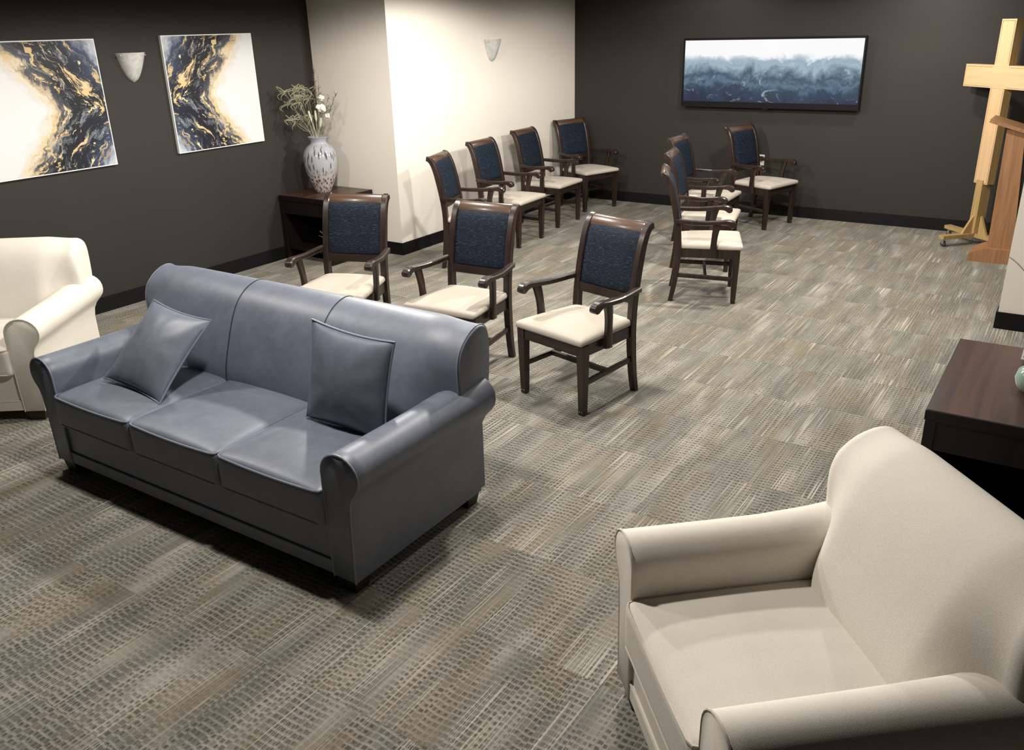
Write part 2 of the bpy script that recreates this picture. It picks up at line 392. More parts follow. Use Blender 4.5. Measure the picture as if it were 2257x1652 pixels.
# ------------------------------------------------------------------ the room
XL, XC, YC, YF, XS, YS = -6.335, -5.38, 6.165, 9.535, -.322, 6.525
XR, YB = 2.2, -1.6
floor = struct('floor', box(B(), XL - .1, XR + .1, YB - .1, YF + .1, -.10, -.006), simple('floor_slab', (.08, .075, .065), .9))
struct('ceiling', box(B(), XL - .1, XR + .1, YB - .1, YF + .1, CEIL, CEIL + .1), M_CEIL)
struct('wall_left', box(B(), XL - .1, XL, YB - .1, YF + .1, -.006, CEIL), M_DARK)
struct('wall_far', box(B(), XC, XR + .1, YF, YF + .1, -.006, CEIL), M_DARK)
struct('wall_inner', box(B(), XL, XC, YC, YF + .1, -.006, CEIL), M_CREAM)
struct('wall_right', box(B(), XS, XR, YS, YS + .16, -.006, CEIL), M_CREAM)
struct('wall_outer', box(B(), XR, XR + .1, YB - .1, YF, -.006, CEIL), M_DARK)
struct('wall_rear', box(B(), XL, XR, YB - .1, YB, -.006, CEIL), M_DARK)
BH = .118
struct('baseboard_left', bbox(XL, XL + .012, YB, YC, 0, BH, bv=.003), M_BASEB)
struct('baseboard_far', bbox(XC, XR, YF - .012, YF, 0, BH, bv=.003), M_BASEB)
bm = B(); prism(bm, [(XL + .012, YC), (XL + .012, YC - .012), (XC + .012, YC - .012), (XC + .012, YF - .012), (XC, YF - .012), (XC, YC)], 'z', 0, BH)
struct('baseboard_inner', bevel(bm, .003, 1), M_BASEB)
bm = B(); prism(bm, [(XS - .012, YS + .16), (XS - .012, YS - .012), (XR, YS - .012), (XR, YS), (XS, YS), (XS, YS + .16)], 'z', 0, BH)
struct('baseboard_right', bevel(bm, .003, 1), M_BASEB)

# carpet tiles: every tile in view is a part of the floor, the rest one piece
T = .5165
tm = None; rest = B()
ix0 = math.floor((XL + 1.02) / T) - 1
for iy in range(-12, 14):
    for ix in range(-12, 8):
        x0, y0 = -1.02 + ix * T, 4.065 + iy * T
        a0, a1, b0, b1 = max(x0, XL), min(x0 + T, XR), max(y0, YB), min(y0 + T, YF)
        if a1 - a0 < .03 or b1 - b0 < .03: continue
        if a1 <= XC + .02 and b0 >= YC - .02: continue
        vis = False
        for px in (a0, (a0 + a1) / 2, a1):
            for py in (b0, (b0 + b1) / 2, b1):
                q = proj((px, py, 0))
                if q and -20 < q[0] < 2277 and -20 < q[1] < 1672: vis = True
        if (a0 + a1) / 2 > -.2 and b0 > YS + .1: vis = False
        if not vis:
            box(rest, a0, a1, b0, b1, -.006, 0); continue
        full = (a1 - a0 > T - .001) and (b1 - b0 > T - .001)
        cx, cy = (a0 + a1) / 2, (b0 + b1) / 2
        if full and tm:
            o = bpy.data.objects.new('carpet_tile', tm); C.objects.link(o); o.parent = floor; o.location = (cx, cy, 0)
        else:
            g = .0002
            o = obj('carpet_tile', bevel(box(B(), a0 - cx + g, a1 - cx - g, b0 - cy + g, b1 - cy - g, -.006, 0), .0007, 1), M_CARPET, floor, (cx, cy, 0))
            if full: tm = o.data
obj('carpet_field', rest, M_CARPET, floor, kind='stuff')

# ------------------------------------------------------------------ ceiling downlights
for i, (x, y, wt) in enumerate(DOWNLIGHTS):
    d = tag(empty('recessed_downlight', (x, y, CEIL)), 'round white recessed downlight set in the ceiling above the frame', 'ceiling light', 'recessed ceiling downlights')
    obj('trim_ring', lathe(B(), [(.078, 0), (.105, -.002), (.108, -.007), (.10, -.012), (.08, -.010), (.078, 0)], 32), M_WHITEP, d)
    ld = bpy.data.lights.new('downlight_lamp', 'SPOT'); ld.shadow_soft_size = .07; ld.energy = wt; ld.color = LIGHT_RGB
    ld.spot_size = math.radians(171); ld.spot_blend = .22
    lo = bpy.data.objects.new('downlight_lamp', ld); C.objects.link(lo); lo.parent = d; lo.location = (0, 0, -.09)

# ------------------------------------------------------------------ sofa family
def couch(name, n, sw, loc, rz, label, cat, fab, pipe, seam, seam_back):
    root = tag(empty(name, loc, (0, 0, rz)), label, cat)
    I = n * sw / 2
    zb = .062
    # arms
    prof = [(.004, zb), (0, .20), (0, .36), (-.002, .46)]
    for k in range(15):
        a = math.radians(180 - k * 215 / 14)
        prof.append((.0915 + .0925 * math.cos(a), .525 + .086 * math.sin(a)))
    prof += [(.142, .445), (.130, .412), (.124, .33), (.120, .20), (.116, zb)]
    ys = [0, .006, .05, .15, .3, .45, .6, .72, .80, .835]
    for s in (-1, 1):
        rings = []
        for k, y in enumerate(ys):
            t = max(0, (y - .35) / .5); ins = .006 if k == 0 else 0
            r = []
            for px, pz in prof:
                fl = .034 * t * t * max(0, min(1, (pz - .38) / .12)) * max(0, min(1, px / .12))
                up = .028 * t * t * max(0, min(1, (pz - .40) / .15))
                cxx, czz = .07, .33
                dx, dz = px - cxx, pz - czz; L = math.hypot(dx, dz)
                r.append((s * (I + px + fl - ins * dx / L), y, pz + up - ins * dz / L))
            rings.append(r)
        arm = obj('arm', loft(B(), rings), fab, root, sharp=50)
        path = [(s * (I + px), .002, pz) for px, pz in prof]
        obj('arm_piping', tube(B(), path, .0042, 6), pipe, arm)
    # base frame, front rails
    obj('base_frame', bbox(-I - .10, I + .10, .05, .86, .075, .30, bv=.01), fab, root)
    obj('front_rail', bbox(-I, I, .012, .06, .128, .30, bv=.010, seg=3), fab, root)
    lb = obj('lower_band', bbox(-I, I, .004, .06, .070, .129, bv=.006, seg=3), fab, root)
    obj('rail_piping', tube(B(), [(-I, .006, .1265), (I, .006, .1265)], .004, 6), pipe, lb)
    obj('rear_panel', bbox(-I - .112, I + .112, .835, .872, zb + .01, .66, bv=.012), fab, root)
    # back
    P0 = [(.56, .30), (.536, .42), (.540, .494), (.557, .56), (.579, .623), (.607, .70), (.639, .768), (.676, .822), (.726, .862), (.78, .884), (.825, .888), (.862, .874), (.885, .845), (.893, .78), (.885, .5), (.87, .30)]
    P1 = [(.665, .57), (.664, .575), (.664, .58), (.664, .60), (.662, .64), (.660, .70), (.665, .748), (.686, .800), (.735, .845), (.785, .868), (.825, .874), (.858, .862), (.878, .835), (.886, .78), (.88, .65), (.865, .57)]
    W = I + .158; soft = n == 1
    xs = [(0, 0), (I * .3, 0), (min(I * .8, I - .12), .0)]
    for k in range(11):
        t = k / 10; xs.append((I - .075 + .185 * t, t * t * (3 - 2 * t)))
    rr, am = (.045, .20) if soft else (.014, .055)
    for k in range(7):
        a = k / 6 * PI / 2; xs.append((W - rr + rr * math.sin(a), 1 + am * (1 - math.cos(a))))
    C0 = [(p.x, p.z) for p in catmull([(y, 0, z) for y, z in P0], 3)]; C1 = [(p.x, p.z) for p in catmull([(y, 0, z) for y, z in P1], 3)]
    rings = []
    for sx, lst in ((-1, xs[::-1]), (1, xs[1:])):
        for x, f in lst:
            r = []
            for (y0, z0), (y1, z1) in zip(C0, C1):
                g = min(f, 1); y = y0 + (y1 - y0) * g; z = z0 + (z1 - z0) * g
                if f > 1:
                    y += (.78 - y) * (f - 1) * 1.2; z += (.72 - z) * (f - 1) * 1.2
                r.append((sx * x, y, z))
            rings.append(r)
    bk = obj('backrest', loft(B(), rings), fab, root, sharp=60)
    for sx in () if soft else (-1, 1):
        pts = catmull([(sx * (W - .010), y - .0012 if k < 8 else y, z + (.0012 if k > 6 else 0)) for k, (y, z) in enumerate(P1[2:14])], 3)
        obj('end_piping', tube(B(), pts, .0034, 6), pipe, bk)
    for j in range(1, n):
        x = -I + j * sw
        pts = catmull([(x, y - .0015, z + (.0015 if k > 6 else 0)) for k, (y, z) in enumerate(P0[1:13])], 3)
        obj('back_seam', tube(B(), pts, .0024, 6), seam_back, bk)
    # seat cushions
    for j in range(n):
        xc = -I + (j + .5) * sw
        y0, y1 = -.022, .60
        cm = rbox(sw - .003, y1 - y0, .165, .022, 15, .020)
        for v in cm.verts:       # soft crown and slightly sagging front edge
            fr = max(0, 1 - (v.co.y - (y0 - y1) / 2) / .12)
            u = v.co.x / (sw / 2)
            if v.co.z > 0: v.co.z -= .012 * fr * fr * (1 - .5 * u * u)
        cu = obj('seat_cushion', cm, fab, root, (xc, (y0 + y1) / 2, .366), sharp=60)
        for zz, drop in ((.073, .008), (-.070, 0)):
            h = sw / 2 - .004; f = (y0 - y1) / 2 + .002
            pts = [(-h, .25, zz), (-h, f + .03, zz), (-h + .008, f + .008, zz)] + [(-h + .03 + (2 * h - .06) * k / 8, f, zz - drop * (1 - (abs(k - 4) / 4) ** 2)) for k in range(9)] + [(h - .008, f + .008, zz), (h, f + .03, zz), (h, .25, zz)]
            obj('cushion_piping', tube(B(), pts, .0046, 6), pipe, cu)
    for sx in (-1, 1):
        for y in (.055, .79):
            bm = B(); x = sx * (I + .055)
            loft(bm, [[(x - .04, y - .035, 0), (x + .04, y - .035, 0), (x + .04, y + .035, 0), (x - .04, y + .035, 0)],
                      [(x - .055, y - .045, .08), (x + .055, y - .045, .08), (x + .055, y + .045, .08), (x - .055, y + .045, .08)]])
            obj('foot', bevel(bm, .003, 1), M_FOOT, root)
    return root
couch('sofa', 3, .597, (-3.052, 1.92, 0), 0, 'slate blue leather-look three-seat sofa with rolled arms and two pillows', 'sofa', M_LEATHER, M_LEAPIPE, M_SEAM, M_SEAM)
couch('upholstered_armchair', 1, .575, (-.697, 1.712, 0), math.radians(-47.9), 'oatmeal upholstered club armchair in the lower right foreground, seen from above', 'armchair', M_LINEN, M_LPIPE, M_LPIPE, M_LPIPE)['group'] = 'oatmeal club armchairs'
couch('upholstered_armchair', 1, .575, (-5.035, 1.974, 0), math.radians(36.3), 'oatmeal upholstered club armchair left of the blue sofa, at the left picture edge', 'armchair', M_LINEN, M_LPIPE, M_LPIPE, M_LPIPE)['group'] = 'oatmeal club armchairs'

def pillow(loc, rot, half, label, seed, th=.072):
    rnd = random.Random(seed); root = None
    n = 22; bm = B(); g = {}
    def outline(u, v):
        return half * u * (1 - .075 * (1 - v * v)), half * v * (1 - .075 * (1 - u * u))
    for side in (-1, 1):
        for i in range(n + 1):
            for j in range(n + 1):
                u, v = -1 + 2 * i / n, -1 + 2 * j / n
                u = math.copysign(1 - (1 - abs(u)) ** 1.3, u); v = math.copysign(1 - (1 - abs(v)) ** 1.3, v)
                edge = i in (0, n) or j in (0, n)
                if edge and side == 1: g[side, i, j] = g[-1, i, j]; continue
                x, z = outline(u, v)
                t = th * (max(0, 1 - u * u) ** .55) * (max(0, 1 - v * v) ** .55)
                r = max(abs(u), abs(v))
                t *= 1 + .10 * math.sin(9 * math.atan2(v, u) + seed) * r ** 3 * (1 - r) * 4
                y = side * t
                g[side, i, j] = bm.verts.new((x, y, z))
    for side in (-1, 1):
        for i in range(n):
            for j in range(n):
                q = [g[side, i, j], g[side, i + 1, j], g[side, i + 1, j + 1], g[side, i, j + 1]]
                bm.faces.new(q if side == -1 else q[::-1])
    o = tag(obj('throw_pillow', bm, M_LEATHER, None, loc, rot, sharp=80), label, 'pillow', 'slate blue throw pillows on the sofa')
    pts = []
    for a, b in (((-1, -1), (1, -1)), ((1, -1), (1, 1)), ((1, 1), (-1, 1)), ((-1, 1), (-1, -1))):
        for k in range(14):
            t = k / 14; u, v = a[0] + (b[0] - a[0]) * t, a[1] + (b[1] - a[1]) * t
            x, z = outline(u, v); pts.append((x * 1.012, 0, z * 1.012))
    obj('piping', tube(B(), pts, .0048, 6, closed=True), M_LEAPIPE, o)
    return o
pillow((-3.585, 2.262, .628), (-.80, .064, -.037), .225, 'square slate blue pillow lying back against the left end of the sofa', 3)
pillow((-2.412, 2.36, .672), (-.165, .072, .045), .217, 'square slate blue pillow standing upright beside the right sofa arm', 5)

# ------------------------------------------------------------------ wooden armchairs
def rect_ring(c, t, side, hw, hh, ch=.3):
    """rounded-rect ring around point c; t tangent, side = width direction"""
    t = Vector(t).normalized(); s = Vector(side); s = (s - t * s.dot(t)).normalized(); u = t.cross(s)
    pts = []
    for a, b in ((1, 1 - ch), (1 - ch, 1), (-1 + ch, 1), (-1, 1 - ch), (-1, -1 + ch), (-1 + ch, -1), (1 - ch, -1), (1, -1 + ch)):
        pts.append(Vector(c) + s * a * hw + u * b * hh)
    return pts
def sweep(pts, hw, hh, side, ch=.3):
    pts = [Vector(p) for p in pts]; rings = []
    for i, p in enumerate(pts):
        t = pts[min(i + 1, len(pts) - 1)] - pts[max(i - 1, 0)]
        a = hw[i] if isinstance(hw, list) else hw; b = hh[i] if isinstance(hh, list) else hh
        rings.append(rect_ring(p, t, side, a, b, ch))
    return loft(B(), rings)
STILE = catmull([(0, .258, 0), (0, .236, .12), (0, .220, .26), (0, .213, .40), (0, .217, .52), (0, .230, .62), (0, .252, .74), (0, .281, .86), (0, .310, .935), (0, .338, .968), (0, .360, .976)], 4)
def stile_at(z):
    for a, b in zip(STILE, STILE[1:]):
        if a.z <= z <= b.z:
            t = (z - a.z) / max(1e-6, b.z - a.z); return a.lerp(b, t), (b - a).normalized()
    return STILE[-1], (STILE[-1] - STILE[-2]).normalized()
def make_chair():
    root = empty('dining_armchair')
    N = len(STILE)
    for s in (-1, 1):
        pts = [Vector((s * (.208 + (.005 if p.z > .5 else .005 * p.z / .5)), p.y, p.z)) for p in STILE]
        hh = [.0165 + .007 * min(1, p.z / .30) - .004 * max(0, (p.z - .8) / .2) for p in STILE]
        bl = obj('back_leg', sweep(pts, .0215, hh, (1, 0, 0), .22), M_WOOD, root)
        obj('glide', lathe(B(), [(0, -.0001), (.011, 0), (.011, .006), (0, .006)], 12), M_STEEL, bl, (s * .208, .258, -.0))
    # crest rail: rolls over backwards
    sec = []
    for z in (.945, .952, .960, .966): pass
    path = [stile_at(z)[0] for z in (.925, .937, .948, .957, .964, .970, .974)] + [Vector((0, .366, .973))]
    rings = []
    for x in (-.1915, -.187, .187, .1915):
        off = 0 if abs(x) < .19 else .002
        r = []
        nrm = []
        for i, p in enumerate(path):
            t = (path[min(i + 1, len(path) - 1)] - path[max(i - 1, 0)]).normalized(); nrm.append(Vector((0, t.z, -t.y)) * -1)
        th = [.010, .014, .017, .019, .020, .020, .018, .012]
        for p, q, h in zip(path, nrm, th): r.append(Vector((x, p.y, p.z)) + q * (h - off))
        for p, q, h in list(zip(path, nrm, th))[::-1]: r.append(Vector((x, p.y, p.z)) - q * (h - off))
        rings.append(r)
    obj('crest_rail', loft(B(), rings), M_CRESTW, root, sharp=60)
    # upholstered back panel
    n, mrows = 10, 16; bm = B(); G = {}
    for side in (0, 1):
        for i in range(n + 1):
            for j in range(mrows + 1):
                u = -1 + 2 * i / n; v = j / mrows
                c, t = stile_at(.598 + (.938 - .598) * v)
                q = Vector((0, -t.z, t.y))
                k = (max(0, 1 - u ** 6) ** .5) * (max(0, 1 - (2 * v - 1) ** 6) ** .5)
                p = Vector((u * .1895, c.y, c.z)) + (q * (.012 + .014 * k) if side == 0 else -q * (.010 + .010 * k))
                G[side, i, j] = bm.verts.new(p)
    for i in range(n):
        for j in range(mrows):
            bm.faces.new([G[0, a, b] for a, b in ((i, j), (i + 1, j), (i + 1, j + 1), (i, j + 1))])
            bm.faces.new([G[1, a, b] for a, b in ((i, j), (i, j + 1), (i + 1, j + 1), (i + 1, j))])
    for i in range(n):
        for jj in (0, mrows): bm.faces.new([G[0, i, jj], G[0, i + 1, jj], G[1, i + 1, jj], G[1, i, jj]])
    for j in range(mrows):
        for ii in (0, n): bm.faces.new([G[0, ii, j], G[0, ii, j + 1], G[1, ii, j + 1], G[1, ii, j]])
    obj('back_panel', bm, M_BLUE, root, sharp=70)
    a, b = stile_at(.55)[0], stile_at(.602)[0]
    rl = []
    for x in (-.19, .19):
        rl.append([(x, a.y - .016, a.z), (x, b.y - .018, b.z), (x, b.y + .016, b.z), (x, a.y + .016, a.z)])
    obj('lower_rail', bevel(loft(B(), rl), .003, 2), M_RAIL, root)
    # seat
    tp = lambda y: 1 - .16 * (y + .245) / .49
    st = rbox(.528, .49, .040, .020, 12, .026, 0, tp)
    obj('seat', st, M_SEAT, root, (0, -.025, .437), sharp=70)
    # apron
    obj('apron', bevel(box(B(), -.215, .215, -.242, -.218, .352, .418), .003, 1), M_RAIL, root)
    obj('apron', bevel(box(B(), -.19, .19, .200, .222, .352, .418), .003, 1), M_RAIL, root)
    for s in (-1, 1):
        bm = loft(B(), [[(s * .226, -.225, .352), (s * .248, -.225, .352), (s * .248, -.225, .418), (s * .226, -.225, .418)],
                        [(s * .198, .215, .352), (s * .218, .215, .352), (s * .218, .215, .418), (s * .198, .215, .418)]])
        obj('apron', bevel(bm, .003, 1), M_WOOD, root)
        # front leg with pins at the foot
        def sq(z, h, cx, cy): return [(cx - h, cy - h, z), (cx + h, cy - h, z), (cx + h, cy + h, z), (cx - h, cy + h, z)]
        fl = obj('front_leg', bevel(loft(B(), [sq(.004, .0175, s * .233, -.220), sq(.02, .018, s * .233, -.220), sq(.33, .0245, s * .234, -.223), sq(.418, .0255, s * .234, -.223)]), .005, 2), M_WOOD, root)
        obj('glide', lathe(B(), [(0, 0), (.012, 0), (.012, .006), (0, .006)], 12), M_RUBBER, fl, (s * .233, -.220, 0))
        for dx in (-.008, .008):
            pin = B(); bmesh.ops.create_icosphere(pin, subdivisions=1, radius=.0036)
            obj('pin', pin, M_STEEL, fl, (s * .233 + dx, -.2385, .024))
        # side stretcher
        obj('stretcher', sweep([(s * .232, -.205, .190), (s * .221, .01, .200), (s * .210, .215, .210)], .0095, .016, (1, 0, 0), .25), M_WOOD, root)
        # arm
        path = catmull([(s * .240, .236, .634), (s * .250, .190, .633), (s * .262, .11, .629), (s * .273, .02, .628), (s * .279, -.07, .634), (s * .281, -.125, .638), (s * .281, -.158, .633), (s * .281, -.178, .622)], 4)
        L = len(path)
        hw = [.019 + .007 * min(1, i / (L * .7)) for i in range(L)]
        hh = [.0160 + .0095 * max(0, min(1, (i / L - .62) / .28)) for i in range(L)]
        dv = Vector((0, -.74, -.67))
        for st_, h_, w_ in ((.009, .0240, 1.0), (.017, .0190, .97), (.0225, .0120, .92), (.0250, .0045, .85)):
            path.append(path[L - 1] + dv * st_); hh.append(h_); hw.append(.026 * w_)
        arm = obj('arm', sweep(path, hw, hh, (1, 0, 0), .32), M_WOOD, root, sharp=35)
        post = catmull([(s * .262, -.052, .366), (s * .262, -.048, .44), (s * .265, -.050, .50), (s * .270, -.056, .56), (s * .276, -.070, .628)], 4)
        obj('arm_post', sweep(post, .0145, [.028 - .006 * math.sin(i / (len(post) - 1) * PI) for i in range(len(post))], (1, 0, 0), .25), M_WOOD, root)
    obj('cross_stretcher', bevel(box(B(), -.216, .216, -.012, .010, .186, .214), .003, 1), M_RAIL, root)
    return root
chair0 = make_chair()
CH = [
    (-4.042, 3.999, 18.7, 'navy-backed wooden armchair in front of the vase table, leftmost behind the sofa'),
    (-3.142, 4.123, 3.3, 'navy-backed wooden armchair in the middle of the three right behind the sofa'),
    (-2.274, 4.090, -13.6, 'navy-backed wooden armchair standing clear to the right of the sofa, nearest the camera'),
    (-4.555, 6.254, 107.9, 'navy-backed wooden armchair along the cream wall, nearest the column corner'),
    (-4.766, 7.147, 93.0, 'navy-backed wooden armchair along the cream wall, second from the column corner'),
    (-4.878, 8.105, 91.6, 'navy-backed wooden armchair along the cream wall, third from the column corner'),
    (-4.927, 9.046, 70.3, 'navy-backed wooden armchair in the far corner between cream and dark walls'),
    (-2.386, 6.329, 112.6, 'navy-backed wooden armchair in side view, nearest of the overlapping middle row'),
    (-2.729, 7.213, 103.6, 'navy-backed wooden armchair second in the overlapping middle row'),
    (-3.077, 8.114, 93.1, 'navy-backed wooden armchair farthest back in the overlapping middle row'),
    (-2.829, 9.045, 73.9, 'navy-backed wooden armchair against the dark wall below the wide screen'),
]
for i, (x, y, a, lab) in enumerate(CH):
    o = chair0 if i == 0 else copy_tree(chair0)
    o.location = (x, y, 0); o.rotation_euler = (0, 0, math.radians(a))
    tag(o, lab, 'chair', 'navy-backed wooden armchairs')

# ------------------------------------------------------------------ tables
def end_table(name, x0, x1, y0, y1, h, label, open_dir=True):
    root = tag(empty(name, ((x0 + x1) / 2, (y0 + y1) / 2, 0)), label, 'table')
    a, b = (x1 - x0) / 2, (y1 - y0) / 2
    tt = obj('tabletop', bevel(box(B(), -a, a, -b, b, h - .042, h - .0015), .004, 2), M_TABLE, root)  # near-black edge holds the shadow below the top face
    obj('lit_top', bevel(box(B(), -a + .006, a - .006, -b + .006, b - .006, h - .004, h), .001, 1), M_TOP, tt)  # thin added sheet that carries the lit tone of the top
    obj('side_panel', bevel(box(B(), -a + .004, -a + .044, -b + .004, b - .004, 0, h - .042), .003, 1), M_TABLE, root)
    obj('side_panel', bevel(box(B(), a - .044, a - .004, -b + .004, b - .004, 0, h - .042), .003, 1), M_TABLE, root)
    obj('apron', bevel(box(B(), -a + .044, a - .044, -b + .012, -b + .034, h - .17, h - .042), .003, 1), M_TABLE, root)
    obj('shelf', bevel(box(B(), -a + .044, a - .044, -b + .02, b - .02, .10, .13), .003, 1), M_TABLE, root)
    obj('back_panel', bevel(box(B(), -a + .044, a - .044, b - .03, b - .012, .13, h - .042), .002, 1), M_TABLE, root)
    return root
end_table('end_table', -6.315, -5.695, 5.525, 6.145, .612, 'dark espresso end table carrying the flecked vase in the corner')
end_table('side_table', -.345, .45, 3.385, 4.318, .612, 'dark espresso table with reddish top at the right edge behind the foreground armchair')
t2 = B()
# celadon dish and small white frame on the right-hand table
z0 = .612
bm = lathe(B(), [(0, .0), (.038, .0), (.058, .02), (.066, .05), (.058, .085), (.036, .105), (.030, .112), (.034, .122), (.028, .122), (.024, .11), (.05, .08), (.058, .05), (.05, .022), (0, .012)], 28)
o = tag(obj('ceramic_jar', bm, M_CELADON, None, (-.018, 3.785, z0)), 'celadon green ceramic jar cut off by the right picture edge', 'jar')
bm = B(); bmesh.ops.create_icosphere(bm, subdivisions=2, radius=.018)
obj('lid', bm, M_CELADON, o, (0, 0, .125))
fr = tag(empty('picture_frame', (-.010, 4.137, z0), (math.radians(-14), 0, math.radians(-14))), 'small white-edged frame standing on the right-hand table', 'frame')
for a in ((-.075, -.067, 0, .012, 0, .19), (.067, .075, 0, .012, 0, .19), (-.067, .067, 0, .012, 0, .008), (-.067, .067, 0, .012, .182, .19)):
    obj('frame_bar', bevel(box(B(), *a), .0015, 1), M_WHITEP, fr)
obj('backing', box(B(), -.067, .067, .004, .009, .008, .182), M_BLACKP, fr)

# ------------------------------------------------------------------ vase and dried flowers
VX, VY = -6.035, 5.84
VR = [(.0, 0), (.062, 0), (.070, .004), (.088, .04), (.112, .10), (.136, .17), (.151, .24), (.157, .30), (.153, .345), (.138, .39), (.112, .425), (.084, .445), (.073, .458), (.072, .470), (.078, .488), (.090, .505), (.095, .510), (.090, .511), (.072, .488), (.064, .47), (.066, .455), (.10, .42), (.14, .345), (.143, .30), (.10, .10), (.05, .012), (0, .010)]
vv = catmull([(r, 0, z) for r, z in VR[1:-1]], 3)
vprof = [(0, 0)] + [(max(0, p.x), p.z) for p in vv] + [(0, .010)]
tag(obj('vase', lathe(B(), vprof, 48), M_VASE, None, (VX, VY, .612), sharp=60), 'grey-white glass vase with dark flecks standing on the corner table', 'vase')
bq = tag(empty('dried_bouquet', (VX, VY, .625)), 'spray of dried grasses, twigs and cream blossoms in the flecked vase', 'flowers')
er = Vector((.835, .549, 0)); ed = Vector((.549, -.835, 0)); ez = Vector((0, 0, 1))
rb = random.Random(11)
def clampw(p):
    p = Vector(p); wx = VX + p.x; wy = VY + p.y
    if wx < XL + .012: p.x = XL + .012 - VX
    if wy > YC - .012: p.y = YC - .012 - VY
    return p
def bp(r, d, z): return clampw(er * r + ed * d + ez * z)
def stem(tip, rad=.0026, m=M_STEM, bend=.03, name='stem'):
    r, d, z = tip
    nx = max(-.05, min(.05, r * .22)); ny = max(-.05, min(.05, d * .25))
    pts = catmull([bp(-r * .12, -d * .12, .03), bp(nx, ny, .49), bp(nx + (r - nx) * .45 + rb.uniform(-bend, bend) * .5, ny + (d - ny) * .45, .49 + (z - .49) * .52), bp(r, d, z)], 5)
    return obj(name, tube(B(), pts, [rad * (1 - .4 * i / len(pts)) for i in range(len(pts))], 5), m, bq), pts[-1]
# left: curly green grass heads
for k in range(12):
    tip = (-.05 - .017 * k + rb.uniform(-.015, .015), rb.uniform(-.06, .10), .66 + rb.uniform(-.03, .27))
    st, e = stem(tip, .0022, M_STEM)
    bm = B()
    for q in range(9):
        a = rb.uniform(0, 2 * PI); L = rb.uniform(.05, .11); cur = []
        dirv = (er * math.cos(a) + ed * math.sin(a) * .7 + ez * rb.uniform(-.5, 1.2)).normalized()
        for i in range(7):
            t = i / 6
            cur.append(clampw(e + dirv * L * math.sin(t * 2.2) * .8 + ez * (.03 * t - .075 * t * t) + er * math.sin(t * 4 + a) * .015))
        tube(bm, cur, [.0034, .0040, .0038, .0034, .0028, .0022, .001], 4)
    obj('grass_head', bm, M_GREEN if k % 3 else M_STEM, st)
# tall feathery twigs in the middle and on the right
for (r, d, z, sp) in ((.035, .02, 1.13, .03), (.015, -.05, 1.06, .035), (.045, .04, 1.0, .035), (.06, .0, 1.03, .035), (.075, .0, .90, .04), (.215, .03, .88, .06), (.13, -.05, .86, .05), (-.03, .03, .93, .03), (.17, .06, .78, .05), (.10, .06, .80, .04)):
    st, e = stem((r, d, z), .0017, M_TWIG)
    bm = B()
    for q in range(18):
        t = rb.uniform(.0, .9); p = e - ez * (z - .60) * t * .75 - er * (r * t * .4) - ed * (d * t * .4)
        dv = (er * rb.uniform(-1, 1) + ed * rb.uniform(-1, 1) + ez * rb.uniform(.0, .9)).normalized() * rb.uniform(.015, sp)
        tube(bm, [clampw(p), clampw(p + dv * .6 + ez * .004), clampw(p + dv + ez * .006)], [.0018, .0016, .0009], 4)
    obj('twiglet', bm, M_TWIG, st)
# thin background grass
for k in range(16):
    a = rb.uniform(-1, 1); stem((a * .18, rb.uniform(-.08, .1), rb.uniform(.62, .86) - abs(a) * .08), .0016, M_STEM if k % 2 else M_GREEN, name='grass_blade')
# pale seed heads
for (r, d, z) in ((-.028, .06, .735), (.012, .05, .735), (.045, .07, .68)):
    st, e = stem((r, d, z - .09), .004, M_PALES, .01)
    dv = (e - bp(0, 0, .45)).normalized()
    obj('seed_head', tube(B(), [e - dv * .005, e + dv * .02, e + dv * .06, e + dv * .095], [.004, .011, .011, .007], 8), M_PALES, st)
# cream blossoms
for (r, d, z, R_) in ((.085, .085, .755, .040), (.055, .09, .765, .026), (.125, .07, .69, .022), (.075, .03, .84, .030)):
    st, e = stem((r, d, z - .02), .0025, M_STEM, .01)
    bm = B()
    for q in range(13):
        pt = Vector((rb.gauss(0, 1), rb.gauss(0, 1), rb.gauss(0, 1))).normalized() * R_ * .62
        t2 = bmesh.ops.create_icosphere(bm, subdivisions=1, radius=R_ * rb.uniform(.42, .56))
        for v in t2['verts']: v.co = v.co * 1.0 + pt + e + ez * .02
    obj('blossom', bm, M_BLOOM if z < .8 else M_PALES, st, sharp=90)
# small grey sprig on the table's lower shelf
sp = tag(empty('shelf_sprig', (-5.84, 5.62, .13)), 'small grey dried sprig on the lower shelf of the vase table', 'plant')
obj('pot', lathe(B(), [(0, 0), (.035, 0), (.042, .06), (.038, .06), (.03, .008), (0, .008)], 16), M_BLACKP, sp)
bm = B()
for k in range(14):
    a = rb.uniform(0, 2 * PI); L = rb.uniform(.05, .09); u = rb.uniform(.06, .14)
    tube(bm, [(0, 0, .05), (math.cos(a) * L * .5, math.sin(a) * L * .5, .05 + u * .8), (math.cos(a) * L, math.sin(a) * L, .05 + u)], [.002, .002, .0008], 4)
obj('leaves', bm, M_SPRIG, sp)

